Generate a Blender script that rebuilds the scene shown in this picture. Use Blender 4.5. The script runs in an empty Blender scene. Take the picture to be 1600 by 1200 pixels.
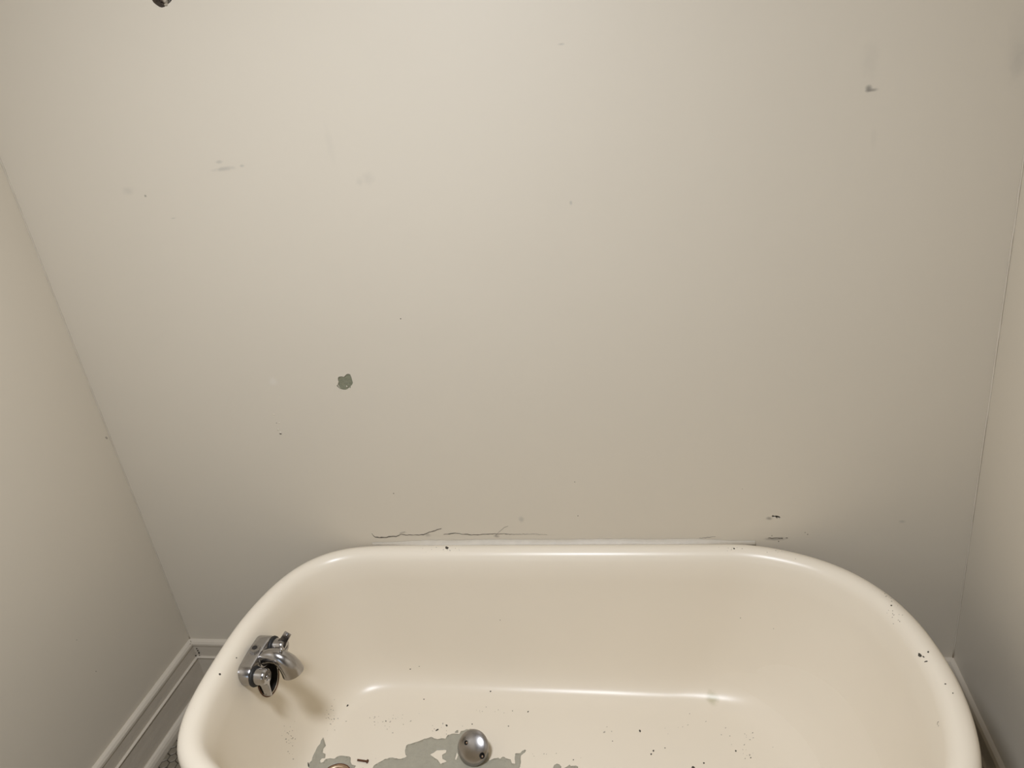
import bpy, bmesh, math, random
from mathutils import Vector, Matrix
from mathutils.geometry import delaunay_2d_cdt
from mathutils.bvhtree import BVHTree
random.seed(4)
SC = bpy.context.scene
COL = SC.collection
V = Vector

# ------------------------------------------------------------------ camera
CAM = V((0.0, -1.56, 1.69))
FPX = 1178.74
MW = Matrix(((0.97732101, -0.04754017, -0.2063579),
             (0.16731366, -0.42398237, 0.89008151),
             (-0.12980674, -0.90442185, -0.40641276)))
cd = bpy.data.cameras.new('camera')
cam = bpy.data.objects.new('camera', cd); COL.objects.link(cam)
cd.sensor_width = 36; cd.lens = FPX / 1600 * 36; cd.clip_start = 0.02
R3 = Matrix((( MW[0][0], -MW[0][1], -MW[0][2]), (MW[1][0], -MW[1][1], -MW[1][2]), (MW[2][0], -MW[2][1], -MW[2][2])))
cam.matrix_world = Matrix.Translation(CAM) @ R3.to_4x4()
SC.camera = cam

def ray(x, y): return (MW @ V((x - 800, y - 600, FPX))).normalized()
def on(x, y, ax, v):
    r = ray(x, y); return CAM + r * ((v - CAM[ax]) / r[ax])

# ------------------------------------------------------------------ world, exposure
w = bpy.data.worlds.new('world'); SC.world = w; w.use_nodes = True
w.node_tree.nodes['Background'].inputs[0].default_value = (.5, .6, .8, 1)
w.node_tree.nodes['Background'].inputs[1].default_value = .1
vs = SC.view_settings
vs.view_transform = 'Standard'; vs.look = 'None'; vs.gamma = 1; vs.use_curve_mapping = False
vs.exposure = 0.0
SC.cycles.caustics_reflective = False; SC.cycles.sample_clamp_indirect = 6.0
LAMP_POS = V((-0.50, -1.25, 2.47)); LAMP_E = 142.0; LAMP_R = .17
LAMP_COL = (.955, 1.0, 1.09, 1)
WINDOW_E = 2.2; WINDOW_COL = (.62, .78, 1.0, 1)

# ------------------------------------------------------------------ dimensions
XL, XR, YF, ZC = -1.478, 0.651, -3.3, 2.55
ZR = 0.533          # tub rim top
ZB = 0.151          # tub floor

# ------------------------------------------------------------------ materials
def mat(name, col, rough=.5, metal=0, noise=0, nscale=8, bump=0, bscale=60, coat=0, emit=None, spec=.5, rnoise=0):
    m = bpy.data.materials.new(name); m.use_nodes = True
    nt = m.node_tree; b = nt.nodes['Principled BSDF']
    b.inputs['Base Color'].default_value = (*col, 1); b.inputs['Roughness'].default_value = rough
    b.inputs['Metallic'].default_value = metal; b.inputs['Coat Weight'].default_value = coat
    b.inputs['Specular IOR Level'].default_value = spec
    tc = nt.nodes.new('ShaderNodeTexCoord')
    if noise:
        n = nt.nodes.new('ShaderNodeTexNoise'); n.inputs['Scale'].default_value = nscale; n.inputs['Detail'].default_value = 5
        nt.links.new(tc.outputs['Object'], n.inputs['Vector'])
        mx = nt.nodes.new('ShaderNodeMix'); mx.data_type = 'RGBA'
        mx.inputs[6].default_value = (*[c * (1 - noise) for c in col], 1)
        mx.inputs[7].default_value = (*[min(1, c * (1 + noise)) for c in col], 1)
        nt.links.new(n.outputs['Fac'], mx.inputs[0]); nt.links.new(mx.outputs[2], b.inputs['Base Color'])
        m['mix'] = mx.name
    if rnoise:
        n = nt.nodes.new('ShaderNodeTexNoise'); n.inputs['Scale'].default_value = 14; n.inputs['Detail'].default_value = 4
        nt.links.new(tc.outputs['Object'], n.inputs['Vector'])
        mr = nt.nodes.new('ShaderNodeMapRange'); mr.inputs[3].default_value = max(.02, rough - rnoise); mr.inputs[4].default_value = rough + rnoise
        nt.links.new(n.outputs['Fac'], mr.inputs[0]); nt.links.new(mr.outputs[0], b.inputs['Roughness'])
    if bump:
        n = nt.nodes.new('ShaderNodeTexNoise'); n.inputs['Scale'].default_value = bscale; n.inputs['Detail'].default_value = 6
        nt.links.new(tc.outputs['Object'], n.inputs['Vector'])
        bp = nt.nodes.new('ShaderNodeBump'); bp.inputs['Strength'].default_value = bump; bp.inputs['Distance'].default_value = .01
        nt.links.new(n.outputs['Fac'], bp.inputs['Height']); nt.links.new(bp.outputs[0], b.inputs['Normal'])
    if emit:
        b.inputs['Emission Color'].default_value = emit[0]; b.inputs['Emission Strength'].default_value = emit[1]
    return m

def stains(m, spots):
    """soft smudges with a shape and place of their own: spots = (centre, (rx,ry,rz), colour, strength)"""
    nt = m.node_tree; b = nt.nodes['Principled BSDF']
    lk = b.inputs['Base Color'].links
    src = lk[0].from_socket if lk else None
    if src is None:
        rgb = nt.nodes.new('ShaderNodeRGB'); rgb.outputs[0].default_value = b.inputs['Base Color'].default_value; src = rgb.outputs[0]
    tc = nt.nodes.new('ShaderNodeTexCoord')
    nz = nt.nodes.new('ShaderNodeTexNoise'); nz.inputs['Scale'].default_value = 70; nz.inputs['Detail'].default_value = 4
    nt.links.new(tc.outputs['Object'], nz.inputs['Vector'])
    for c, r, colr, st in spots:
        a = nt.nodes.new('ShaderNodeVectorMath'); a.operation = 'SUBTRACT'; nt.links.new(tc.outputs['Object'], a.inputs[0]); a.inputs[1].default_value = c
        d = nt.nodes.new('ShaderNodeVectorMath'); d.operation = 'DIVIDE'; nt.links.new(a.outputs[0], d.inputs[0]); d.inputs[1].default_value = r
        l = nt.nodes.new('ShaderNodeVectorMath'); l.operation = 'LENGTH'; nt.links.new(d.outputs[0], l.inputs[0])
        ad = nt.nodes.new('ShaderNodeMath'); ad.operation = 'MULTIPLY_ADD'; nt.links.new(nz.outputs['Fac'], ad.inputs[0]); ad.inputs[1].default_value = .9; nt.links.new(l.outputs['Value'], ad.inputs[2])
        mr = nt.nodes.new('ShaderNodeMapRange'); mr.interpolation_type = 'SMOOTHSTEP'
        mr.inputs[1].default_value = .55; mr.inputs[2].default_value = 1.5; mr.inputs[3].default_value = st; mr.inputs[4].default_value = 0
        nt.links.new(ad.outputs[0], mr.inputs[0])
        mx = nt.nodes.new('ShaderNodeMix'); mx.data_type = 'RGBA'; mx.inputs[7].default_value = (*colr, 1)
        nt.links.new(src, mx.inputs[6]); nt.links.new(mr.outputs[0], mx.inputs[0]); src = mx.outputs[2]
    nt.links.new(src, b.inputs['Base Color'])

WALLC = (.60, .54, .44)
M = {}
M['wall'] = mat('wall_paint', WALLC, .42, noise=.02, nscale=3, bump=.06, bscale=9)
M['wall_side'] = mat('side_wall_paint', WALLC, .42, noise=.02, nscale=3, bump=.06, bscale=9)
M['trim'] = mat('trim_gloss_paint', (.54, .48, .39), .3, noise=.04, nscale=20, bump=.12, bscale=40)
M['enamel'] = mat('white_enamel', (.735, .66, .54), .30, spec=.36, noise=.015, nscale=5, rnoise=0, bump=.015, bscale=18)
M['caulk'] = mat('old_caulk', (.50, .45, .37), .5, noise=.12, nscale=50, bump=.2, bscale=60)
M['primer'] = mat('grey_primer', (.335, .315, .25), .6, noise=.14, nscale=60, bump=.2, bscale=160)
M['green'] = mat('old_green_paint', (.20, .20, .135), .5, noise=.2, nscale=130, bump=.3, bscale=200)
M['plaster'] = mat('old_brown_plaster', (.14, .10, .065), .9, noise=.5, nscale=220, bump=1, bscale=300)
M['pale_plaster'] = mat('pale_plaster', (.46, .40, .31), .9, noise=.25, nscale=160, bump=.8, bscale=250)
M['dark'] = mat('hole_shade_black', (.02, .016, .012), .8)  # near-black paints the shade inside the overflow hole and nut opening
M['speck'] = mat('dark_speck', (.05, .042, .03), .7)
M['pale_speck'] = mat('faint_speck', (.36, .32, .26), .6)
M['crack'] = mat('crack_grime', (.10, .085, .065), .9)
M['faint_crack'] = mat('faint_crack_grime', (.33, .30, .25), .9)
M['chrome'] = mat('worn_chrome', (.43, .415, .405), .18, metal=1, noise=.12, nscale=60, rnoise=.08)
M['dull_chrome'] = mat('dull_chrome', (.36, .345, .335), .24, metal=1, noise=.15, nscale=80, rnoise=.08)
M['gap_black'] = mat('gap_and_hole_black', (.012, .011, .010), .6)  # near-black paints the shade in the handle gaps and screw holes
M['rust'] = mat('rusted_iron', (.13, .055, .025), .85, noise=.7, nscale=150, bump=.8, bscale=250)
M['brass'] = mat('tarnished_brass', (.42, .30, .2), .4, metal=.8, noise=.4, nscale=120)
M['iron'] = mat('rough_iron', (.10, .09, .08), .7)
M['tile'] = mat('dirty_hexagon_tile', (.17, .145, .105), .4, noise=.22, nscale=45, bump=.15, bscale=100)
M['grout'] = mat('dark_grout', (.05, .037, .02), .9, noise=.4, nscale=100)
M['ceiling'] = mat('ceiling_paint', (.55, .51, .45), .7)
M['front'] = mat('darkened_front_wall', (.28, .25, .21), .6)  # unseen wall, coloured dark to lower the bounce light
M['globe'] = mat('lamp_glass', (1, 1, 1), .3, emit=(LAMP_COL, LAMP_E))
M['pane'] = mat('window_pane', (.5, .6, .7), .1, emit=(WINDOW_COL, WINDOW_E))
M['wood'] = mat('painted_door', (.55, .50, .43), .4, noise=.05)

def W3(x, y): p = on(x, y, 1, 0); return (p.x, 0.0, p.z)
def wsp(x, y, rx, rz, c, s): p = W3(x, y); return (p, (rx, 1.0, rz), c, s)
DG = (.36, .335, .29)
stains(M['wall'], [
    wsp(575, 278, .020, .018, DG, .18), wsp(562, 284, .010, .012, DG, .18), wsp(350, 264, .035, .006, DG, .55), wsp(342, 253, .012, .005, DG, .5),
    wsp(378, 259, .008, .004, DG, .5), wsp(227, 306, .004, .004, (.2, .18, .14), .8), wsp(1360, 95, .022, .045, DG, .13), wsp(1357, 139, .007, .009, (.22, .2, .17), .8),
    wsp(1362, 141, .014, .004, (.22, .2, .17), .7), wsp(1592, 95, .018, .045, DG, .25), wsp(1590, 70, .03, .08, DG, .1),
    wsp(892, 317, .004, .006, DG, .6), wsp(877, 69, .009, .003, DG, .6), wsp(515, 225, .012, .05, DG, .10),
    wsp(776, 838, .010, .006, (.25, .22, .18), .7), wsp(668, 836, .012, .008, (.25, .22, .18), .45), wsp(630, 832, .012, .005, (.25, .22, .18), .4),
    wsp(1202, 810, .010, .006, (.25, .22, .18), .7), wsp(1212, 842, .035, .006, (.25, .22, .18), .6), wsp(815, 812, .010, .012, DG, .5),
    wsp(271, 341, .010, .002, DG, .6), wsp(427, 596, .016, .014, (.70, .66, .60), .3), wsp(1410, 815, .01, .006, DG, .5),
    wsp(200, 298, .02, .012, DG, .25), wsp(1365, 215, .008, .03, DG, .1)])

# ------------------------------------------------------------------ object helpers
def link(name, me, m=None, parent=None, smooth=False):
    if m is not None and not me.materials: me.materials.append(m)
    if smooth:
        for p in me.polygons: p.use_smooth = True
    o = bpy.data.objects.new(name, me); COL.objects.link(o)
    if parent: o.parent = parent
    return o
def frombm(name, bm, m, parent=None, smooth=False, recalc=True):
    if recalc: bmesh.ops.recalc_face_normals(bm, faces=bm.faces)
    me = bpy.data.meshes.new(name); bm.to_mesh(me); bm.free()
    return link(name, me, m, parent, smooth)
def autosmooth(o, ang=40):
    me = o.data
    for p in me.polygons: p.use_smooth = True
    bm = bmesh.new(); bm.from_mesh(me)
    for e in bm.edges:
        e.smooth = not (len(e.link_faces) == 2 and e.calc_face_angle(0) > math.radians(ang))
    bm.to_mesh(me); bm.free()
    return o
def empty(name, loc, label, cat, group=None):
    o = bpy.data.objects.new(name, None); COL.objects.link(o); o.location = loc; o.empty_display_size = .05
    o['label'] = label; o['category'] = cat
    if group: o['group'] = group
    return o
def st(o, label=None, cat=None):
    o['kind'] = 'structure'
    if label: o['label'] = label
    if cat: o['category'] = cat
    return o
def box(bm, lo, hi):
    vs_ = [bm.verts.new((x, y, z)) for x in (lo[0], hi[0]) for y in (lo[1], hi[1]) for z in (lo[2], hi[2])]
    for f in ((0,1,3,2),(4,6,7,5),(0,4,5,1),(2,3,7,6),(0,2,6,4),(1,5,7,3)): bm.faces.new([vs_[i] for i in f])
    return vs_
def tube(bm, pts, radii, n=20, cap=True, squash=None):
    rings = []
    pts = [V(p) for p in pts]
    up = None
    for i, p in enumerate(pts):
        t = (pts[min(i+1, len(pts)-1)] - pts[max(i-1, 0)]).normalized()
        if up is None:
            up = V((0, 0, 1)) if abs(t.z) < .9 else V((0, 1, 0))
        a = (up - t * up.dot(t)).normalized(); b = t.cross(a); up = a
        r = radii[i] if isinstance(radii, (list, tuple)) else radii
        s = squash[i] if squash else 1
        rings.append([bm.verts.new(p + (a * math.cos(2*math.pi*k/n) + b * math.sin(2*math.pi*k/n) * s) * r) for k in range(n)])
    for q in range(len(rings)-1):
        for k in range(n): bm.faces.new((rings[q][k], rings[q][(k+1) % n], rings[q+1][(k+1) % n], rings[q+1][k]))
    if cap: bm.faces.new(rings[0][::-1]); bm.faces.new(rings[-1])
    return rings
def lathe(bm, prof, origin, axis, n=40):
    """prof = (r, h) along axis"""
    ax = V(axis).normalized(); a = ax.orthogonal().normalized(); b = ax.cross(a); o = V(origin)
    rings = []
    for r, h in prof:
        if r < 1e-6: rings.append([bm.verts.new(o + ax * h)])
        else: rings.append([bm.verts.new(o + ax * h + (a * math.cos(2*math.pi*k/n) + b * math.sin(2*math.pi*k/n)) * r) for k in range(n)])
    for q in range(len(rings)-1):
        A, B = rings[q], rings[q+1]
        for k in range(n):
            k2 = (k+1) % n
            if len(A) == 1 and len(B) == 1: continue
            if len(A) == 1: bm.faces.new((A[0], B[k], B[k2]))
            elif len(B) == 1: bm.faces.new((A[k], A[k2], B[0]))
            else: bm.faces.new((A[k], A[k2], B[k2], B[k]))
def inpoly(x, y, P):
    c = False; j = len(P) - 1
    for i in range(len(P)):
        xi, yi = P[i]; xj, yj = P[j]
        if (yi > y) != (yj > y) and x < (xj-xi)*(y-yi)/(yj-yi)+xi: c = not c
        j = i
    return c
def fill(outer, holes=(), step=None):
    """triangles of a polygon with holes -> (verts2d, tris)"""
    vs_, es = [], []
    for P in [outer, *holes]:
        s = len(vs_); vs_ += [V(p) for p in P]; es += [(s+i, s+(i+1) % len(P)) for i in range(len(P))]
    if step:
        x0, x1 = min(p[0] for p in outer), max(p[0] for p in outer); y0, y1 = min(p[1] for p in outer), max(p[1] for p in outer)
        x = x0 + step/2
        while x < x1:
            y = y0 + step/2
            while y < y1:
                if inpoly(x, y, outer) and not any(inpoly(x, y, h) for h in holes): vs_.append(V((x, y)))
                y += step
            x += step
    r = delaunay_2d_cdt(vs_, es, [], 0, 1e-6)
    ov, of = r[0], r[2]
    tr = []
    for f in of:
        cx = sum(ov[i][0] for i in f)/3; cy = sum(ov[i][1] for i in f)/3
        if inpoly(cx, cy, outer) and not any(inpoly(cx, cy, h) for h in holes): tr.append(tuple(f))
    return ov, tr
def jag(P, amp, sub):
    """ragged version of a polygon outline"""
    out = []
    for i in range(len(P)):
        a, b = V(P[i]), V(P[(i+1) % len(P)])
        d = (b-a).length; n = max(1, int(d/sub))
        for k in range(n):
            p = a.lerp(b, k/n)
            if k: p += V((random.uniform(-amp, amp), random.uniform(-amp, amp)))
            out.append((p.x, p.y))
    return out

# ------------------------------------------------------------------ walls, floor, ceiling
# holes through the paint / plaster of the back wall, traced (photo px -> wall metres)
def wpoly(P): return [(W3(x, y)[0], W3(x, y)[2]) for x, y in P]
hole_big = [(253 + 16.5*math.cos(a)*(1+.03*math.sin(3*a+1)), -8 + 19*math.sin(a)*(1+.05*math.sin(5*a))) for a in [2*math.pi*k/28 for k in range(28)]]
chip_green = [(528, 590.5), (530, 588.6), (534, 588.2), (537, 589), (539, 587.5), (541, 585), (544, 584), (547, 585), (549, 589), (550, 593), (551.4, 598),
              (550, 601.5), (548, 603), (548, 607), (545.5, 606), (543, 608), (540, 609.5), (536, 609.5), (531, 608), (527.5, 605), (526, 603), (528, 600), (529, 597), (528, 594)]
gouge_a = [(1205.5, 806.5), (1207.5, 805), (1210, 806), (1213, 805.5), (1217, 806.5), (1220, 808.5), (1218, 810.5), (1215.5, 808.8), (1214.5, 811), (1211.5, 808), (1208, 809)]
holes_px = [hole_big, chip_green, gouge_a]
holes_w = [wpoly(P) for P in holes_px]
ZTOP = ZC
ov, tr = fill([(XL, 0), (XR, 0), (XR, ZTOP), (XL, ZTOP)], holes_w)
bm = bmesh.new()
vv = [bm.verts.new((p[0], 0, p[1])) for p in ov]
for t in tr: bm.faces.new([vv[i] for i in t])
deps = [.028, .0022, .004]
for P, d in zip(holes_w, deps):
    a = [bm.verts.new((x, 0, z)) for x, z in P]; b = [bm.verts.new((x, d, z)) for x, z in P]
    for i in range(len(P)):
        j = (i+1) % len(P); f_ = bm.faces.new((a[i], a[j], b[j], b[i])); f_.material_index = 1 if d > .02 else 0
bmesh.ops.remove_doubles(bm, verts=bm.verts, dist=1e-6)
# a body behind the paint face
L = [bm.verts.new((x, .12, z)) for x, z in ((XL, 0), (XR, 0), (XR, ZTOP), (XL, ZTOP))]; bm.faces.new(L)
wb = st(frombm('wall_back', bm, M['wall'], recalc=False), 'scuffed off-white painted wall behind the bathtub'); wb.data.materials.append(M['plaster'])
def backing(name, P, d, m, label, rough=0):
    ov, tr = fill(P, (), .004 if rough else None)
    b = bmesh.new(); q = [b.verts.new((p[0], d - random.uniform(0, rough), p[1])) for p in ov]
    for t in tr: b.faces.new([q[i] for i in t])
    o = frombm(name, b, m, wb); o['label'] = label; return o
backing('broken_plaster', holes_w[0], .0278, M['plaster'], 'dark brown broken plaster inside the hole at the top of the wall', .008)
backing('old_paint', holes_w[1], .0021, M['green'], 'grey-green older paint showing through the chipped spot')
backing('gouge', holes_w[2], .0039, M['speck'], 'small dark gouge in the wall paint above the tub')
# pale lump of plaster standing inside the hole
def blob(name, c, r, m, parent, seed, sub=3, amp=.3):
    rnd = random.Random(seed); b = bmesh.new(); bmesh.ops.create_icosphere(b, subdivisions=sub, radius=1)
    ph = [rnd.uniform(0, 6) for _ in range(6)]
    for v in b.verts:
        k = 1 + amp*.4*(math.sin(4*v.co.x+ph[0])+math.sin(5*v.co.y+ph[1])+math.sin(4*v.co.z+ph[2])) * .6
        v.co = V((v.co.x*r[0]*k, v.co.y*r[1]*k, v.co.z*r[2]*k)) + V(c)
    return frombm(name, b, m, parent, True)
p = W3(256, -5); blob('plaster_lump', (p[0], .006, p[2]), (.0075, .010, .0135), M['pale_plaster'], wb, 1)
p = W3(259.5, 7.5); blob('plaster_lump', (p[0], .003, p[2]), (.005, .005, .0035), M['pale_plaster'], wb, 2)
# raised broken paint lip of the green chip
b = bmesh.new()
P = [(527, 599), (528.5, 603), (531.5, 606.5)]
tube(b, [V(W3(*q)) + V((0, .0008, 0)) for q in P], [.0004, .0011, .0004], 8)
o = frombm('paint_flake', b, M['trim'], wb)
b = bmesh.new(); tube(b, [V(W3(541, 603)) + V((0, .0012, 0)), V(W3(542.5, 605)) + V((0, .0012, 0))], [.0013, .0012], 8); frombm('paint_flake', b, M['trim'], wb, True)

# cracks in the paint just above the rim
def ribbon(P, wd, m, name='crack', parent=None, y=-.0004):
    b = bmesh.new(); prev = None
    Q = []
    for i in range(len(P)-1):
        n = max(1, int(math.hypot(P[i+1][0]-P[i][0], P[i+1][1]-P[i][1])/3))
        for k in range(n):
            t = k/n; Q.append((P[i][0]*(1-t)+P[i+1][0]*t + random.uniform(-.4, .4), P[i][1]*(1-t)+P[i+1][1]*t + random.uniform(-.5, .5), wd[i]*(1-t)+wd[i+1]*t))
    Q.append((*P[-1], wd[-1]))
    for x, yy, ww in Q:
        ww = ww * random.uniform(.6, 1.3)/2
        a, c = W3(x, yy-ww), W3(x, yy+ww)
        pr = (b.verts.new((a[0], y, a[2])), b.verts.new((c[0], y, c[2])), b.verts.new((a[0], .001, a[2])), b.verts.new((c[0], .001, c[2])))
        if prev:
            for i, j in ((0, 1), (1, 3), (3, 2), (2, 0)): b.faces.new((prev[i], prev[j], pr[j], pr[i]))
        prev = pr
    return frombm(name, b, m, parent or wb)
ribbon([(580.5, 834), (586, 839.6), (596, 840), (607.5, 839), (618.8, 838), (626.6, 835), (636.8, 836), (661.5, 835.6), (670.5, 831.8), (679.5, 829), (689.6, 826)],
       [.6, 1.2, 1.6, 1.8, 1.0, 1.2, .8, 1.0, 1.0, 1.1, .9], M['crack'])
ribbon([(693, 835), (702, 834.7), (711, 833), (724.5, 834.7), (740, 835.8), (756, 834.5), (776, 834), (800, 834.7)], [.7, 1, .8, .8, 1, .7, 1, .5], M['crack'])
ribbon([(800, 834.7), (830, 834.5), (855, 835.5)], [.8, .6, .5], M['faint_crack'])
ribbon([(774, 837), (777, 834), (781, 829.5), (787.5, 824), (794, 822)], [2.2, 1.4, .8, .8, .6], M['faint_crack'])
ribbon([(1093, 840.8), (1105, 840), (1118, 838.5)], [.7, 1.1, .6], M['faint_crack'])
ribbon([(625, 833.5), (633, 830.5)], [.8, .5], M['faint_crack'])
ribbon([(1200, 840.5), (1206, 841), (1214, 840.5), (1223, 841)], [.5, 1.4, .6, 1.4], M['crack'])
ribbon([(1228, 840), (1231, 840.6)], [1.2, 1.4], M['crack'])
# tiny dings of the wall, joined
def specks(lst, surf, name, m, parent, label=None, off=.0004):
    b = bmesh.new()
    for s in lst:
        x, y, r = s[:3]; e = s[3] if len(s) > 3 else 1; rot = s[4] if len(s) > 4 else 0
        n = 9; ring = []
        for k in range(n):
            a = 2*math.pi*k/n; rr = r * random.uniform(.7, 1.15)
            u, v_ = rr*math.cos(a)*e, rr*math.sin(a)
            ring.append((x + u*math.cos(rot) - v_*math.sin(rot), y + u*math.sin(rot) + v_*math.cos(rot)))
        P3 = [surf(px_, py_) for px_, py_ in ring] + [surf(x, y)]
        if any(q is None for q in P3): continue
        vv = [b.verts.new(q[0] + q[1]*off*.3) for q in P3[:-1]]; c = b.verts.new(P3[-1][0] + P3[-1][1]*off)
        for k in range(n): b.faces.new((vv[k], vv[(k+1) % n], c))
    o = frombm(name, b, m, parent, recalc=False); o['kind'] = 'stuff'
    if label: o['label'] = label
    return o
wsurf = lambda x, y: (V(W3(x, y)), V((0, -1, 0)))
specks([(626, 498, 1.0), (615, 771, .9), (898, 753, .8), (903, 806, .8), (1206, 837, .7), (1216.6, 846, .9), (1262, 835, .9), (1258, 832, .7), (432, 661, .7), (438.5, 678, 1.2, 1.8), (1160, 764, .5)],
       wsurf, 'wall_nick', M['crack'], wb, 'tiny dark nicks in the wall paint')
# raised paint drips
for i, (x, y, r) in enumerate(((436, 661, .0022), (434.5, 671, .0026), (438, 676, .0028), (428, 648, .0022), (437, 617, .0016))):
    p = W3(x, y); blob('paint_bump', (p[0], 0, p[2]), (r, r*.5, r*.9), M['wall_side'], wb, i, 2)
def slab(name, lo, hi, m, label):
    b = bmesh.new(); box(b, lo, hi); return st(frombm(name, b, m), label)
wl = slab('wall_left', (XL-.1, YF, 0), (XL, .12, ZC), M['wall_side'], 'off-white painted wall at the faucet end of the tub')
wr = slab('wall_right', (XR, YF, 0), (XR+.1, .12, ZC), M['wall_side'], 'off-white painted wall right of the tub')
# front wall behind the camera with window and door openings
b = bmesh.new()
WX0, WX1, WZ0, WZ1 = -1.28, -.78, 1.05, 1.95
for lo, hi in (((XL, YF-.1, 0), (WX0, YF, ZC)), ((WX1, YF-.1, 0), (XR, YF, ZC)), ((WX0, YF-.1, 0), (WX1, YF, WZ0)), ((WX0, YF-.1, WZ1), (WX1, YF, ZC))): box(b, lo, hi)
st(frombm('wall_front', b, M['front']), 'unseen wall behind the camera, coloured dark to cut bounce light')
slab('ceiling', (XL-.1, YF-.1, ZC), (XR+.1, .12, ZC+.08), M['ceiling'], 'flat white ceiling')
b = bmesh.new()
for lo, hi in (((WX0, YF-.06, WZ0), (WX0+.04, YF+.01, WZ1)), ((WX1-.04, YF-.06, WZ0), (WX1, YF+.01, WZ1)), ((WX0+.04, YF-.06, WZ0), (WX1-.04, YF+.01, WZ0+.04)),
               ((WX0+.04, YF-.06, WZ1-.04), (WX1-.04, YF+.01, WZ1)), ((WX0+.04, YF-.05, 1.48), (WX1-.04, YF, 1.52))): box(b, lo, hi)
wf = st(frombm('window_1', b, M['trim']), 'small sash window in the wall behind the camera')
b = bmesh.new(); box(b, (WX0+.03, YF-.045, WZ0+.03), (WX1-.03, YF-.035, WZ1-.03)); frombm('pane', b, M['pane'], wf)

# floor: grout bed and hexagon tiles
fl = slab('floor', (XL-.1, YF-.1, -.06), (XR+.1, .12, -.0025), M['grout'], 'small dirty hexagon tile floor with dark grout')
PITCH = .0255; HR = PITCH/math.sqrt(3)*.90
def hexme():
    b = bmesh.new(); top = []; mid = []; bot = []
    for k in range(6):
        a = math.pi/3*k + math.pi/6
        c, s = math.cos(a), math.sin(a)
        top.append(b.verts.new((HR*.88*c, HR*.88*s, .0006))); mid.append(b.verts.new((HR*c, HR*s, -.0004))); bot.append(b.verts.new((HR*c, HR*s, -.003)))
    b.faces.new(top)
    for k in range(6):
        j = (k+1) % 6; b.faces.new((mid[k], mid[j], top[j], top[k])); b.faces.new((bot[k], bot[j], mid[j], mid[k]))
    me = bpy.data.meshes.new('hexagon_tile'); b.to_mesh(me); b.free(); me.materials.append(M['tile']); return me
hx = hexme()
cen = []
nx = int((XR-XL)/PITCH)+2; ny = int(-YF/(PITCH*.866))+2
for j in range(ny):
    for i in range(nx):
        x = XL + .006 + i*PITCH + (PITCH/2 if j % 2 else 0); y = -.012 - j*PITCH*.866
        if x < XR-.01 and y > YF+.01: cen.append((x, y))
cen.sort(key=lambda c: min(math.hypot(c[0]+1.43, c[1]+.27), 1.9*math.hypot(c[0]-.60, c[1]+.27)))
for c in cen[:300]:
    o = bpy.data.objects.new('hexagon_tile', hx); COL.objects.link(o); o.parent = fl
    o.location = (c[0], c[1], random.uniform(-.0003, .0003)); o.rotation_euler = (random.uniform(-.02, .02), random.uniform(-.02, .02), random.uniform(-.03, .03))
vsl, fsl = [], []
src_v = [v.co.copy() for v in hx.vertices]; src_f = [tuple(p.vertices) for p in hx.polygons]
for c in cen[300:]:
    s = len(vsl); vsl += [(v.x+c[0], v.y+c[1], v.z) for v in src_v]; fsl += [tuple(i+s for i in f) for f in src_f]
me = bpy.data.meshes.new('tile_field'); me.from_pydata(vsl, [], fsl)
o = link('tile_field', me, M['tile'], fl); o['kind'] = 'stuff'

# baseboards: moulded cap, flat board, shoe strip
CAPP = [(0, .1755), (.002, .1755), (.010, .1725), (.014, .1665), (.0145, .160), (.0125, .158), (.0125, .1185), (0, .1185)]
BRDP = [(0, .1185), (.0165, .1185), (.019, .1165), (.019, .1145), (.0165, .113), (.0165, .0), (0, .0)]
SHOP = [(.0165, .031), (.0195, .0315), (.0235, .0295), (.028, .024), (.031, .016), (.032, .006), (.032, 0), (.0165, 0)]
def mould(name, prof, side, m, parent):
    b = bmesh.new()
    if side == 'left': ends = [lambda p, z: (XL+p, -p, z), lambda p, z: (XL+p, YF, z)]
    elif side == 'right': ends = [lambda p, z: (XR-p, -p, z), lambda p, z: (XR-p, YF, z)]
    else: ends = [lambda p, z: (XL+p, -p, z), lambda p, z: (XR-p, -p, z)]
    A = [b.verts.new(ends[0](p, z)) for p, z in prof]; B = [b.verts.new(ends[1](p, z)) for p, z in prof]
    for i in range(len(prof)):
        j = (i+1) % len(prof); b.faces.new((A[i], A[j], B[j], B[i]))
    b.faces.new(A); b.faces.new(B)
    return frombm(name, b, m, parent)
for side in ('left', 'back', 'right'):
    root = mould('baseboard_' + side, BRDP, side, M['trim'], None)
    st(root, {'left': 'tall painted baseboard along the left wall', 'back': 'painted baseboard under the back wall behind the tub', 'right': 'painted baseboard along the right wall'}[side])
    mould('cap_moulding', CAPP, side, M['trim'], root)
    mould('shoe_moulding', SHOP, side, M['trim'], root)
    if side == 'back':
        def bsurf(x, y): return (on(x, y, 1, -.0135), V((0, -1, 0)))
        specks([(310.8, 1020.2, 1.9, .8), (311.6, 1024, 1.0, .8, .2), (309, 1016.5, 1.2), (307.3, 1013.5, 1.0)], bsurf, 'chipped_paint', M['speck'], root, 'dark chips at the corner of the board')
        specks([(325, 1002.6, 1.2, 3.2), (301, 1000.4, 1.0, 1.6)], lambda x, y: (on(x, y, 1, -.0006), V((0, -1, 0))), 'chipped_paint', M['crack'], root)
    if side == 'left':
        def lsurf(x, y): return (on(x, y, 0, XL+.0135), V((1, 0, 0)))
        specks([(306, 1024.4, 1.4), (306.5, 1020, .8, 1.6), (298, 1002, .9, .7), (297, 1006, .6)], lsurf, 'chipped_paint', M['speck'], root)
def lws(x, y): return (on(x, y, 0, XL+.0003), V((1, 0, 0)))
specks([(166, 684, 1.6, 1.6, .9)], lws, 'wall_nick', M['faint_crack'], wl)
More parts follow.
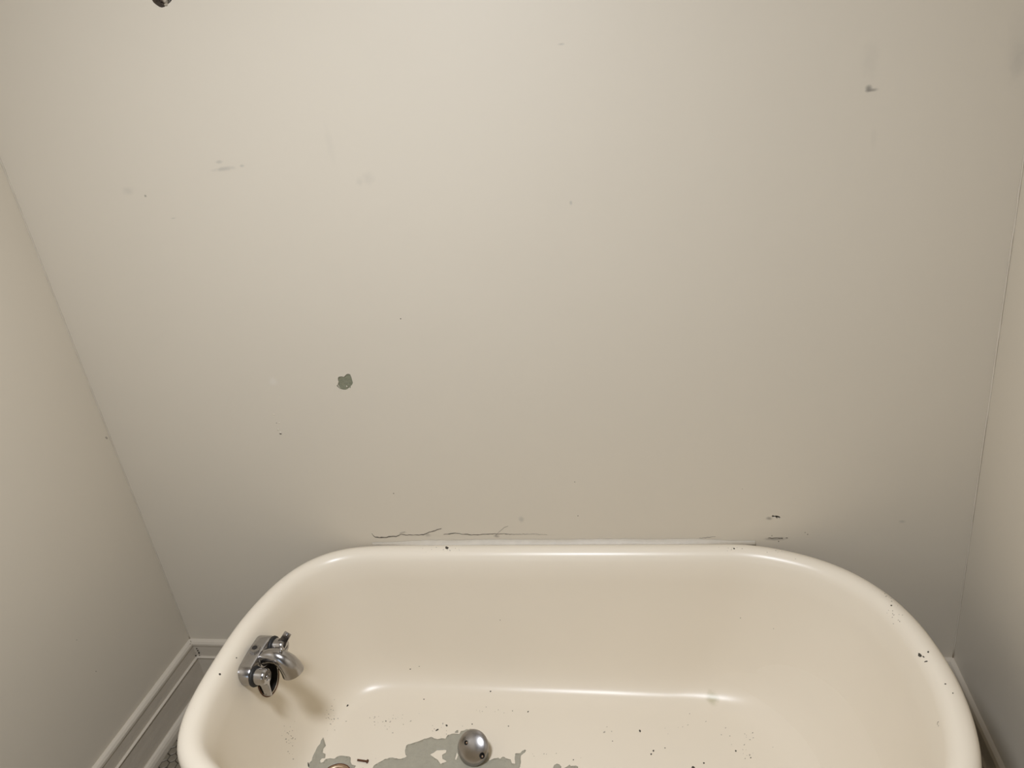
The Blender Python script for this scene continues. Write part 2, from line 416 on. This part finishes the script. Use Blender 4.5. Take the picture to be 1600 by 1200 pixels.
specks([(150, 1049, 1.0), (120, 1000, .8)], lws, 'wall_nick', M['faint_crack'], wl)
# paint bead in the left and right corner
b = bmesh.new(); pts = []; rad = []
z = .176
while z < ZC-.01:
    pts.append((XL+.0009+random.uniform(-.0004, .0006), -.0009+random.uniform(-.0004, .0004), z)); rad.append(random.uniform(.0012, .0022)); z += .012
tube(b, pts, rad, 6)
st(frombm('trim_1', b, M['trim'], smooth=True), 'uneven ridge of paint down the left corner')
b = bmesh.new(); pts = []; rad = []; z = .176
while z < ZC-.01:
    pts.append((XR-.0012+random.uniform(-.0005, .0005), -.001, z)); rad.append(random.uniform(.0012, .0022)); z += .03
tube(b, pts, rad, 6)
st(frombm('trim_2', b, M['wall_side'], smooth=True), 'uneven ridge of paint down the right corner')
# caulk ledge between rim and wall
b = bmesh.new(); prev = None
x0, x1 = W3(582, 848)[0], W3(1180, 848)[0]
N = 60
for i in range(N+1):
    t = i/N; x = x0+(x1-x0)*t; e = min(1, t*6, (1-t)*6); e = e*e*(3-2*e); h = (.0058+.0009*math.sin(i*.37)+random.uniform(-.0008, .0008))*e-.005*(1-e); d = .012*e+.001
    pr = [b.verts.new((x, .001, ZR+h)), b.verts.new((x, -d*.22, ZR+h*.82)), b.verts.new((x, -d*.5, ZR+h*.42)), b.verts.new((x, -d*.8, ZR+h*.10-.001-.004*(1-e))), b.verts.new((x, -d-.003, ZR-.006-.004*(1-e))), b.verts.new((x, .001, ZR-.02))]
    if prev:
        for q in range(6): b.faces.new((prev[q], prev[(q+1) % 6], pr[(q+1) % 6], pr[q]))
    prev = pr
cb = frombm('caulk_ledge', b, M['caulk'], wb, True); cb['label'] = 'white painted caulk ledge where the tub rim meets the wall'

# ------------------------------------------------------------------ bathtub
def cspline(P, n):
    out = []; m = len(P)
    for i in range(m):
        p0, p1, p2, p3 = (V(P[(i+k-1) % m]) for k in range(4))
        # centripetal-ish via chord scaled tangents
        d = (p2-p1).length
        t1 = (p2-p0); t1 = t1/((p1-p0).length+d)*d; t2 = (p3-p1); t2 = t2/((p3-p2).length+d)*d
        for k in range(n):
            t = k/n; h1 = 2*t**3-3*t*t+1; h2 = t**3-2*t*t+t; h3 = -2*t**3+3*t*t; h4 = t**3-t*t
            out.append(p1*h1+t1*h2+p2*h3+t2*h4)
    return out
def resample(P, n, smooth=6):
    L = [0]
    for i in range(len(P)): L.append(L[-1]+(P[(i+1) % len(P)]-P[i]).length)
    out = []; j = 0
    for k in range(n):
        s = L[-1]*k/n
        while L[j+1] < s: j += 1
        t = (s-L[j])/(L[j+1]-L[j]); out.append(P[j].lerp(P[(j+1) % len(P)], t))
    for _ in range(smooth):
        out = [(out[i-1]+out[i]*2+out[(i+1) % n])/4 for i in range(n)]
    return out
NU = 288
OUT = [(-1.037, -.428), (-1.038, -.283+.0), (-1.000, -.124), (-.939, -.046), (-.87, -.013), (-.79, -.002), (-.55, .0), (-.288, .0), (-.05, -.0005), (.17, -.003), (.245, -.027), (.319, -.061), (.401, -.132), (.462, -.242), (.489, -.382), (.490, -.47),
       (.480, -.545), (.463, -.607), (.42, -.69), (.34, -.757), (.22, -.79), (0, -.795), (-.3, -.79), (-.6, -.78), (-.80, -.766), (-.90, -.728), (-.984, -.66), (-1.024, -.56)]
FLR = [(-.868, -.43), (-.870, -.33), (-.866, -.25), (-.835, -.195), (-.735, -.166), (-.45, -.162), (-.214, -.163), (.03, -.176), (.115, -.235), (.168, -.32), (.185, -.42),
       (.165, -.52), (.10, -.58), (0, -.605), (-.3, -.61), (-.7, -.61), (-.82, -.58), (-.86, -.52)]
O = resample(cspline(OUT, 12), NU, 8)
O = [V((p.x + (.004 if p.x > .2 else -.004 if p.x < -.8 else 0)*1.0, p.y)) for p in O]
for _ in range(4): O = [(O[i-1]+O[i]*2+O[(i+1) % NU])/4 for i in range(NU)]
F0 = resample(cspline(FLR, 16), 720, 8)
def bb(P): xs = [p.x for p in P]; ys = [p.y for p in P]; return (min(xs)+max(xs))/2, (min(ys)+max(ys))/2, (max(xs)-min(xs))/2, (max(ys)-min(ys))/2
ocx, ocy, oa, ob = bb(O); fcx, fcy, fa, fb = bb(F0)
FA = [(math.atan2((p.y-fcy)/fb, (p.x-fcx)/fa), p) for p in F0]
def fat(ang):
    best = min(range(len(FA)), key=lambda i: abs((FA[i][0]-ang+math.pi) % (2*math.pi)-math.pi))
    return FA[best][1]
F = [fat(math.atan2((p.y-ocy)/ob, (p.x-ocx)/oa)) for p in O]
for _ in range(8): F = [(F[i-1]+F[i]*2+F[(i+1) % NU])/4 for i in range(NU)]
O = [V((p.x, min(p.y, -.0008))) for p in O]
NRM = []
for i in range(NU):
    t = (O[(i+1) % NU]-O[i-1]).normalized(); n = V((t.y, -t.x))
    if n.dot(V((ocx, ocy))-O[i]) < 0: n = -n
    NRM.append(n)
for _ in range(10): NRM = [(NRM[i-1]+NRM[i]*2+NRM[(i+1) % NU]).normalized() for i in range(NU)]
def offs(s): return [O[i]+NRM[i]*s for i in range(NU)]
I = offs(.060)
rows = []
# outside of the tub, bottom to rim
cF = V((fcx, fcy))
for k in (.35, .8, .95): rows.append(([cF+(p-cF)*k for p in F], ZB-.014))
E0 = offs(.045)
for wq, z in ((.96, ZB-.012), (.80, ZB-.004), (.62, ZB+.03), (.45, ZB+.08), (.28, ZB+.15), (.14, ZB+.23), (.03, ZB+.30)):
    rows.append(([E0[i].lerp(F[i]+(F[i]-cF).normalized()*.004, wq) for i in range(NU)], z))
for s, z in ((.034, -.050), (.022, -.051), (.012, -.047), (.005, -.039), (.001, -.028), (.0005, -.019), (.004, -.010), (.010, -.004), (.018, -.001), (.026, 0), (.034, -.0015), (.042, -.006), (.049, -.014), (.054, -.025), (.0575, -.040)):
    rows.append((offs(s), ZR+z))
def smooth_rows(K, per):
    out = []
    for i in range(len(K)-1):
        p0 = V(K[max(i-1, 0)]); p1 = V(K[i]); p2 = V(K[i+1]); p3 = V(K[min(i+2, len(K)-1)])
        for k in range(per):
            t = k/per; out.append(tuple(.5*((2*p1)+(p2-p0)*t+(2*p0-5*p1+4*p2-p3)*t*t+(3*p1-p0-3*p2+p3)*t**3)))
    out.append(K[-1]); return out
INK = [(.02, -.060), (.075, -.12), (.15, -.18), (.235, -.232), (.335, -.280), (.44, -.318), (.56, -.347), (.70, -.366), (.85, -.376), (1.0, -.380)]
for wq, z in smooth_rows(INK, 3): rows.append(([I[i].lerp(F[i], wq) for i in range(NU)], ZR+z))
for k in (.93, .82, .68, .52, .35, .18, .06): rows.append(([cF+(p-cF)*k for p in F], ZB-.0004))
bm = bmesh.new(); R = []
for P, z in rows: R.append([bm.verts.new((p.x, p.y, z)) for p in P])
c0 = bm.verts.new((fcx, fcy, ZB-.014)); c1 = bm.verts.new((fcx, fcy, ZB-.0004))
for q in range(len(R)-1):
    for k in range(NU): bm.faces.new((R[q][k], R[q][(k+1) % NU], R[q+1][(k+1) % NU], R[q+1][k]))
for k in range(NU): bm.faces.new((R[0][(k+1) % NU], R[0][k], c0)); bm.faces.new((R[-1][k], R[-1][(k+1) % NU], c1))
bmesh.ops.recalc_face_normals(bm, faces=bm.faces)
tub_root = empty('bathtub', (fcx, fcy, 0), 'old white roll-rim cast iron bathtub with peeling enamel against the wall', 'bathtub')
TINV = Matrix.Translation(-tub_root.location)
def totub(o):
    o.parent = tub_root; o.matrix_parent_inverse = TINV; return o
tub = frombm('shell', bm, M['enamel'], None, True)
# real openings: overflow in the faucet end, drain in the floor
OVC = V((0, -.352, .402)); OVR = .041
DRC = on(524, 1216, 2, ZB); DRR = .036
b = bmesh.new(); lathe(b, [(0, -.12), (OVR, -.12), (OVR, .10), (0, .10)], (-.99, OVC.y, OVC.z), (1, 0, .08), 48)
cut1 = frombm('cut', b, M['dark'])  # cut edge takes near-black as the shade within the hole
b = bmesh.new(); lathe(b, [(0, -.08), (DRR, -.08), (DRR, .05), (0, .05)], DRC, (0, 0, 1), 48)
cut2 = frombm('cut', b, M['enamel'])
for c in (cut1, cut2):
    md = tub.modifiers.new('b', 'BOOLEAN'); md.operation = 'DIFFERENCE'; md.solver = 'EXACT'; md.material_mode = 'TRANSFER'; md.object = c
bpy.context.view_layer.update()
me = bpy.data.meshes.new_from_object(tub.evaluated_get(bpy.context.evaluated_depsgraph_get()))
tub.modifiers.clear(); tub.data = me
for c in (cut1, cut2): bpy.data.objects.remove(c)
autosmooth(tub, 38)
totub(tub)
bvh = BVHTree.FromPolygons([v.co.copy() for v in me.vertices], [tuple(p.vertices) for p in me.polygons])
def tsurf(x, y, up=0):
    h = bvh.ray_cast(CAM, ray(x, y))
    if h[0] is None: return None
    n = h[1]
    if n.dot(ray(x, y)) > 0: n = -n
    return (h[0], n)
_q = tsurf(1113, 1090)[0]
stains(M['enamel'], [(tuple(_q), (.021, .021, .021), (.43, .39, .24), .75), ((-.93, -.47, .36), (.03, .08, .14), (.64, .54, .40), .25)])
# wall thickness point at the overflow
hit = bvh.ray_cast(V((-.6, OVC.y+.05, OVC.z)), V((-1, 0, 0)))
XOV = hit[0].x
b = bmesh.new(); lathe(b, [(OVR*1.04, .0), (OVR*1.04, -.05), (OVR*.5, -.055), (0, -.055)], (XOV-.008, OVC.y, OVC.z), (1, 0, .08), 40)
o = totub(frombm('overflow_pipe', b, M['dark'], None, True)); o['label'] = 'dark open overflow hole below the faucet'
b = bmesh.new(); rr = []
for k in range(49):
    a = math.radians(150 + 190*k/48)
    q = V((-.6, OVC.y+math.cos(a)*(OVR+.002), OVC.z+math.sin(a)*(OVR+.002))); h = bvh.ray_cast(q, V((-1, 0, 0)))
    rr.append(h[0]+V((.0006, 0, 0)))
tube(b, rr, [.0016]*49, 6); o = totub(frombm('overflow_gasket', b, M['rust'], None, True))
b = bmesh.new(); lathe(b, [(DRR*1.02, -.0005), (DRR*1.06, .0012), (DRR, .0026), (DRR*.86, .0018), (DRR*.80, -.002), (DRR*.78, -.012), (DRR*.70, -.03)], DRC, (0, 0, 1), 48)
o = totub(frombm('drain_flange', b, M['brass'], None, True)); o['label'] = 'tarnished rusty metal drain ring'
b = bmesh.new(); lathe(b, [(DRR*.80, -.012), (DRR*.6, -.018), (DRR*.3, -.03), (0, -.032)], DRC, (0, 0, 1), 32)
totub(frombm('drain_throat', b, M['rust'], None, True))
b = bmesh.new(); lathe(b, [(DRR*1.04, .0004), (DRR*1.12, .0008), (DRR*1.10, .0018), (DRR*1.0, .0016)], DRC, (0, 0, 1), 48)
totub(frombm('drain_gasket', b, M['rust'], None, True))
# feet (under the shell)
for x, y in ((-.80, -.25), (-.80, -.53), (.05, -.28), (.05, -.52)):
    b = bmesh.new(); s = -1 if x < -.3 else 1
    tube(b, [(x, y, ZB-.045), (x+.02*s, y, ZB-.06), (x+.035*s, y, .045), (x+.05*s, y, .02), (x+.055*s, y, .0)], [.026, .026, .018, .024, .03], 14)
    totub(frombm('foot', b, M['iron'], None, True))

# peeled areas (grey primer) lying on the tub floor
def patch(name, outer, holes, m, off=.0005, step=4.0, jg=.7, label=None):
    outer = jag(outer, jg, 2.6)
    holes = [jag(h, jg*.7, 2.6) for h in holes]
    ov, tr = fill(outer, holes, step)
    b = bmesh.new(); q = []
    for p in ov:
        s = tsurf(p[0], p[1]); q.append(b.verts.new(s[0]+s[1]*off))
    for t in tr:
        try: b.faces.new([q[i] for i in t])
        except ValueError: pass
    # rim of the layer
    ed = [e for e in b.edges if len(e.link_faces) == 1]
    r = bmesh.ops.extrude_edge_only(b, edges=ed)
    for v in r['geom']:
        if isinstance(v, bmesh.types.BMVert): v.co.z -= off*1.5
    bmesh.ops.recalc_face_normals(b, faces=b.faces)
    o = totub(frombm(name, b, m, None, True))
    if label: o['label'] = label
    return o
A = [(505, 1152.4), (507.8, 1161.4), (509, 1165), (505, 1170), (503.9, 1176), (508.4, 1178.3), (507.8, 1184.5), (502.8, 1185), (500, 1188.4), (501, 1192), (505, 1191), (509.5, 1186), (516, 1185), (523, 1185.6), (526, 1183), (532, 1181), (545.5, 1182),
     (548, 1184), (547.8, 1190.7), (550, 1195), (556, 1196.5), (554, 1200), (556, 1212), (550, 1226), (535, 1234)]
# keep the patch off the drain opening: go round its upper edge
def drpx(a, k=1.14):
    p = DRC+V((math.cos(a), math.sin(a), 0))*DRR*k; d = MW.transposed() @ (p-CAM); return (800+FPX*d.x/d.z, 600+FPX*d.y/d.z)
A += [drpx(math.radians(a)) for a in range(-70, 225, 12)]
A += [(496, 1228), (486, 1214), (483, 1203), (482.5, 1193), (487, 1188.4), (488, 1184), (491.5, 1176), (496, 1167), (500, 1162.5), (501.6, 1157)]
# order check is not needed: outline runs clockwise round the drain
patch('exposed_primer', A, [], M['primer'], jg=.35, label='grey primer bared around the drain')
B = [(583.8, 1197), (591.6, 1191.8), (601.8, 1186), (610.8, 1184), (619.8, 1185), (626.5, 1186), (635.5, 1182), (633, 1175.5), (635, 1165), (649.5, 1159.8), (663, 1154.5), (673.5, 1151.5), (681, 1154.5), (696, 1154.5),
     (699.8, 1148.5), (709, 1146.5), (718, 1147), (720, 1142.5), (735, 1138.8), (748, 1143), (762, 1160), (764, 1189), (772.5, 1185), (778.5, 1184), (781.5, 1186), (785, 1182.7), (798, 1186.8), (800, 1192.8), (804.8, 1193.5), (804.8, 1177.8), (813, 1177),
     (817.5, 1172.5), (822, 1172.5), (819.8, 1176), (813.8, 1180.8), (813.8, 1192), (810, 1206), (800, 1232), (740, 1240), (640, 1236), (590, 1230), (580, 1206)]
H1 = [(672, 1179), (682.5, 1172.5), (697.5, 1172), (696, 1177), (690.8, 1180), (691.5, 1186), (698, 1189.8), (688.5, 1194), (684, 1187.5), (675, 1181.5)]
H2 = [(714, 1175.5), (716, 1180), (712.5, 1188), (711, 1186)]
patch('exposed_primer', B, [H1, H2], M['primer'], label='large ragged area of grey primer where the enamel has peeled')
patch('exposed_primer', [(710.5, 1144.5), (713, 1141.5), (716, 1141), (716, 1144.8), (713, 1145.4)], [], M['primer'], jg=.1)
patch('exposed_primer', [(864.5, 1199), (866, 1195.5), (870, 1193.5), (874, 1194.5), (877, 1198), (876.5, 1203), (872, 1207), (866, 1205)], [], M['primer'], jg=.2)
patch('exposed_primer', [(882, 1200), (886, 1198), (890, 1195), (892, 1197.3), (900, 1196.5), (903, 1198), (904, 1206), (893, 1210), (883, 1206)], [], M['primer'], jg=.3)
# chips and specks in the enamel
tub_dark = [(698.2, 855.8, 2.2, 1.5, .4), (766.5, 1080.3, 1.3), (698, 1133.5, 1.7, 1.1), (683, 1140.5, 1.4, 2, -.5), (737.8, 1131.6, 1.1), (794.5, 1134.7, 1.0), (825, 1112, 1.1, 1.5, -.8), (800.6, 1110.8, .8),
            (1000, 1142, 1.9, 1.2, .8), (1021, 1173, 1.6), (1017.4, 1178.5, 1.4), (1039, 1168.7, 1.0), (1099.8, 1192.3, 1.6), (1083, 1199.3, 2.2, 1.4), (1149.8, 1173.3, 1.5), (1173, 1184, 1.1), (1437.5, 1023.5, 2.6, 1.5, .6),
            (1443, 1026.3, 1.1, 2.2, .6), (1450.3, 1018.6, 1.7), (1447, 1033.5, 1.2, 2.6, -.15), (1477, 1068.6, 1.2, 1.4), (1488.8, 1083, 1.0, 1.4), (1269, 871.5, 1.3, 2.2), (1243, 873.5, .6, .6), (1147, 857, 1.3, 1.2, .7), (896, 1187.3, 1.0, 1.2),
            (502.8, 1166.8, 1.4), (567, 1200, .5), (543, 1102.5, 1.4, 1.5, -.9), (482, 1195, 1.2, 3.2, 1.4), (603, 1126.8, 1.0), (641, 1045.5, 1.0, 1.3), (655, 1041.3, .7), (662.3, 1092.6, 1.0), (1392.5, 946, 1.2, 1.3), (781.5, 968.8, .7), (1157, 965.5, .7),
            (587, 1185, .5, .5), (343.5, 1053.5, 1.6, 1.2), (369.5, 1028, 1.1), (1208.7, 982.3, .6), (820, 1172.5, 1.1), (957, 1158, .8), (706, 1172, .6), (1176, 1145, .8)]
specks(tub_dark, tsurf, 'enamel_chip', M['speck'], tub_root and None, None)
tc_ = bpy.data.objects['enamel_chip']; totub(tc_); tc_['label'] = 'small dark chips in the white enamel'
rn = random.Random(9)
faint = []
for cx, cy, sx, sy, n in ((452, 1150, 9, 28, 26), (520, 1125, 14, 26, 22), (600, 1130, 40, 20, 18), (620, 1125, 10, 5, 6), (1150, 1150, 45, 20, 14), (1170, 1180, 10, 8, 8), (1400, 960, 16, 14, 14), (1385, 935, 6, 6, 6), (1140, 858, 20, 4, 8), (690, 858, 28, 4, 10),
                          (1215, 862, 14, 6, 6), (1465, 1128, 3, 6, 4), (690, 1140, 22, 10, 10), (760, 1110, 30, 14, 8), (950, 1140, 14, 8, 6), (1050, 1140, 30, 20, 6), (300, 1110, 8, 20, 3), (320, 1030, 12, 14, 5), (340, 1050, 10, 20, 3), (860, 1180, 30, 8, 6)):
    for _ in range(n):
        x, y = rn.gauss(cx, sx*.6), rn.gauss(cy, sy*.6)
        if y < 1196 and math.hypot(x-742, y-1170) > 34 and (x > 474 or y > 1105): faint.append((x, y, rn.uniform(.35, .9), rn.uniform(.8, 2), rn.uniform(0, 3)))
specks(faint, tsurf, 'enamel_speck', M['pale_speck'], None, None)
tc_ = bpy.data.objects['enamel_speck']; totub(tc_); tc_['label'] = 'faint specks of dirt on the enamel'

# ------------------------------------------------------------------ faucet
FX, FY, FZ = -.984, -.37, .474
fr = empty('bath_faucet', (FX, FY, FZ), 'chrome two-handle bath faucet with a curved spout on the left end of the tub', 'faucet')
def stadium(bm, x0, x1, hy, r, bev=.004, rm=None, zoff=0):
    n = 14; prof = []
    for x, s in ((x0, 1), (x1-bev, 1), (x1-bev*.3, 1-bev*.35/r), (x1, 1-bev/r)):
        ring = []
        for k in range(n+1):
            a = -math.pi/2+math.pi*k/n; ring.append((x, hy+math.cos(a)*r*s, math.sin(a)*r*s))
        if rm: ring.append((x, hy*.45, rm*s)); ring.append((x, -hy*.45, rm*s))
        for k in range(n+1):
            a = math.pi/2+math.pi*k/n; ring.append((x, -hy+math.cos(a)*r*s, math.sin(a)*r*s))
        if rm: ring.append((x, -hy*.45, -r*.7*s)); ring.append((x, hy*.45, -r*.7*s))
        prof.append([bm.verts.new(p) for p in ring])
    for q in range(len(prof)-1):
        m = len(prof[q])
        for k in range(m): bm.faces.new((prof[q][k], prof[q][(k+1) % m], prof[q+1][(k+1) % m], prof[q+1][k]))
    bm.faces.new(prof[0][::-1]); bm.faces.new(prof[-1])
b = bmesh.new(); stadium(b, -.004, .030, .042, .0255, .005, rm=.026)
autosmooth(frombm('body', b, M['chrome'], fr), 35)
# hexagonal inlet nut on top of the body, a flat black disc paints the shade in its opening
b = bmesh.new(); lathe(b, [(0, 0), (.0125, 0), (.0125, .009), (.0105, .012), (.0065, .012), (.006, .006), (0, .006)], (.013, .004, .022), (.1, 0, 1), 6)
nut = frombm('top_nut', b, M['dull_chrome'], fr)
b = bmesh.new(); lathe(b, [(.0062, .0124), (0, .0122)], (.013, .004, .022), (.1, 0, 1), 12); frombm('nut_opening', b, M['dark'], nut)
# spout
b = bmesh.new()
pts = [(.022, 0, .004), (.036, 0, .010), (.052, 0, .014), (.068, 0, .0125), (.078, 0, .006), (.087, 0, -.006), (.093, 0, -.021), (.095, 0, -.034)]
rad = [.0165, .0165, .0170, .0182, .0200, .0225, .0245, .0255]
rings = tube(b, pts, rad, 28, cap=False, squash=[1, 1, 1, 1, 1.0, 1.0, 1.0, 1.0])
inner = tube(b, [(.0948, 0, -.0338), (.0925, 0, -.021), (.085, 0, -.006)], [.0235, .022, .018], 28, cap=True)
for k in range(28): b.faces.new((rings[-1][k], rings[-1][(k+1) % 28], inner[0][(k+1) % 28], inner[0][k])) if False else None
autosmooth(frombm('spout', b, M['chrome'], fr), 50)
b = bmesh.new(); lathe(b, [(.0195, 0), (.0205, .003), (.0195, .007), (.017, .009)], (.024, 0, .004), (1, 0, .15), 28); frombm('spout_collar', b, M['dull_chrome'], fr, True)
b = bmesh.new(); lathe(b, [(.0028, 0), (.0028, .009), (.0045, .010), (.0052, .0135), (.0035, .017), (0, .018)], (.078, .002, .020), (.35, 0, 1), 16)
frombm('diverter_knob', b, M['chrome'], fr, True)
def handle(y, ang, tilt, zz, ln=1.0):
    b = bmesh.new(); lathe(b, [(0, .028), (.0225, .028), (.0235, .031), (.0225, .035), (0, .035)], (0, y, zz), (1, 0, .0), 32)
    frombm('gap_ring', b, M['gap_black'], fr, True)  # black ring stands in for the shaded gap behind the handle
    b = bmesh.new(); lathe(b, [(.0150, .034), (.0183, .036), (.0186, .055), (.0175, .060), (.0150, .0625), (.0085, .0625), (.0075, .0605), (0, .0605)], (0, y, zz), (1, 0, 0), 36)
    h = autosmooth(frombm('handle', b, M['chrome'], fr), 35)
    b = bmesh.new(); lathe(b, [(.0045, .0605), (.0045, .0625), (.003, .0635), (0, .0635)], (0, y, zz), (1, 0, 0), 16); frombm('handle_screw', b, M['dull_chrome'], h, True)
    # lever: flat paddle leaving the barrel
    b = bmesh.new(); prev = None
    d = V((math.sin(tilt), math.sin(ang)*math.cos(tilt), math.cos(ang)*math.cos(tilt))); sx = V((1, 0, 0)); sx = (sx-d*sx.dot(d)).normalized(); nrm = d.cross(sx)
    for s, wd, th in ((.010, .0125, .008), (.018, .0115, .0055), (.024, .0100, .0038), (.038, .0092, .0030), (.051, .0088, .0026), (.053, .0078, .0014)):
        c = V((.049, y, zz))+d*s*ln
        pr = [b.verts.new(c+sx*wd*a+nrm*th*e) for a, e in ((-1, -.5), (-.9, -1), (.9, -1), (1, -.5), (1, .5), (.9, 1), (-.9, 1), (-1, .5))]
        if prev:
            for q in range(8): b.faces.new((prev[q], prev[(q+1) % 8], pr[(q+1) % 8], pr[q]))
        else: b.faces.new(pr)
        prev = pr
    b.faces.new(prev)
    autosmooth(frombm('lever', b, M['chrome'], h), 45)
handle(-.047, math.radians(185), math.radians(4), -.002)
handle(.047, math.radians(8), math.radians(36), -.002, .86)

# ------------------------------------------------------------------ loose overflow cover plate
r1 = ray(742, 1199)
foot = tsurf(732, 1199)[0]
nrm = V((-.18, -.64, .74)).normalized()
PR = .0405
down = (V((0, 0, -1)) - nrm*V((0, 0, -1)).dot(nrm)).normalized()
pc = foot - down*PR*1.0 + V((0, 0, .005))
pl = empty('overflow_plate', foot, 'loose domed chrome overflow cover plate with two screw holes on the tub floor', 'cover plate')
PINV = Matrix.Translation(-V(foot))
def topl(o): o.parent = pl; o.matrix_parent_inverse = PINV; return o
prof = [(0, .0105), (PR*.2, .0102), (PR*.4, .0092), (PR*.6, .0074), (PR*.78, .0048), (PR*.9, .0022), (PR*.97, -.0002), (PR, -.003), (PR*.995, -.005), (PR*.96, -.005), (PR*.9, -.001), (PR*.6, .005), (0, .0085)]
b = bmesh.new(); lathe(b, prof, pc, nrm, 56)
# two real screw holes with countersinks lined near-black as painted shade
side = nrm.cross(down).normalized()
disc = frombm('dome', b, M['dull_chrome'], None, True)
def ppx(x, y):
    r = ray(x, y); t = (pc+nrm*.008-CAM).dot(nrm)/r.dot(nrm); return CAM+r*t
cuts = []
for (x, y), rr_ in (((728.5, 1160.5), .0052), ((753, 1181), .0072)):
    q = ppx(x, y); b = bmesh.new(); lathe(b, [(0, -.03), (rr_*.62, -.03), (rr_*.62, -.003), (rr_, .002), (rr_, .03), (0, .03)], q-nrm*.003, nrm, 24)
    cuts.append((frombm('cut', b, M['dark']), q, rr_))
for c in cuts:
    md = disc.modifiers.new('b', 'BOOLEAN'); md.operation = 'DIFFERENCE'; md.solver = 'EXACT'; md.object = c[0]
bpy.context.view_layer.update()
me = bpy.data.meshes.new_from_object(disc.evaluated_get(bpy.context.evaluated_depsgraph_get())); disc.modifiers.clear(); disc.data = me
for c in cuts: bpy.data.objects.remove(c[0])
autosmooth(disc, 30); topl(disc)
for (_, q, rr_) in cuts:
    b = bmesh.new(); lathe(b, [(rr_*.98, -.0005), (rr_*.86, -.0012), (rr_*.62, -.0042), (rr_*.60, -.0065), (0, -.0068)], q, nrm, 20)
    o = topl(frombm('screw_hole', b, M['gap_black'], None, True)); o['label'] = 'dark screw hole'
q = cuts[0][1]; b = bmesh.new(); lathe(b, [(0, -.0035), (.0030, -.0035), (.0024, -.0012), (0, -.0006)], q+side*.0004, nrm, 14); topl(frombm('screw_stub', b, M['brass'], None, True))
q = cuts[1][1]; b = bmesh.new(); lathe(b, [(0, -.0045), (.0030, -.0045), (.0026, -.0025), (0, -.0016)], q+down*.0015, nrm, 14); topl(frombm('screw_stub', b, M['brass'], None, True))
# linkage stub behind, on which the plate leans
b = bmesh.new(); e0 = pc-nrm*.002; e1 = V((pc.x-nrm.x*.035, pc.y-nrm.y*.035, ZB+.004))
tube(b, [e0, (e0+e1)/2+V((0, .004, .004)), e1], [.005, .0045, .004], 10); topl(frombm('linkage_arm', b, M['brass'], None, True))

# ------------------------------------------------------------------ rusty screw lying by the drain
sa, sb = tsurf(558.5, 1188.5)[0], tsurf(575.5, 1191)[0]
up = V((0, 0, 1)); r0 = .0026
sc = empty('screw', (sa+sb)/2, 'short dark rusty screw lying on the enamel beside the drain', 'screw')
SINV = Matrix.Translation(-((sa+sb)/2))
b = bmesh.new(); d = (sb-sa); n = 26
tube(b, [sa+up*r0+d*(k/n)*.86 for k in range(n+1)], [.0008]+[r0*(1.0 if k % 2 else .82) for k in range(1, n+1)], 12)
o = frombm('shank', b, M['rust'], sc, True); o.matrix_parent_inverse = SINV
b = bmesh.new(); tube(b, [sa+up*r0+d*t for t in (.86, .90, .985, 1.0)], [r0, r0*1.7, r0*1.75, r0*1.3], 14)
o = frombm('head', b, M['rust'], sc, True); o.matrix_parent_inverse = SINV

# ------------------------------------------------------------------ ceiling lamp
lp = empty('ceiling_lamp', (LAMP_POS.x, LAMP_POS.y, ZC), 'round metal-rimmed ceiling lamp above the tub', 'lamp')
LINV = Matrix.Translation(-V((LAMP_POS.x, LAMP_POS.y, ZC)))
b = bmesh.new(); lathe(b, [(LAMP_R, 0), (LAMP_R*.7, -.004), (0, -.006)], LAMP_POS, (0, 0, 1), 48)
o = frombm('diffuser', b, M['globe'], lp, True); o.matrix_parent_inverse = LINV
R_ = LAMP_R
b = bmesh.new(); lathe(b, [(0, ZC-LAMP_POS.z), (R_+.02, ZC-LAMP_POS.z), (R_+.02, -.008), (R_+.004, -.008), (R_+.004, .004), (0, .006)], LAMP_POS, (0, 0, 1), 48)
o = frombm('housing', b, M['dull_chrome'], lp, True); o.matrix_parent_inverse = LINV
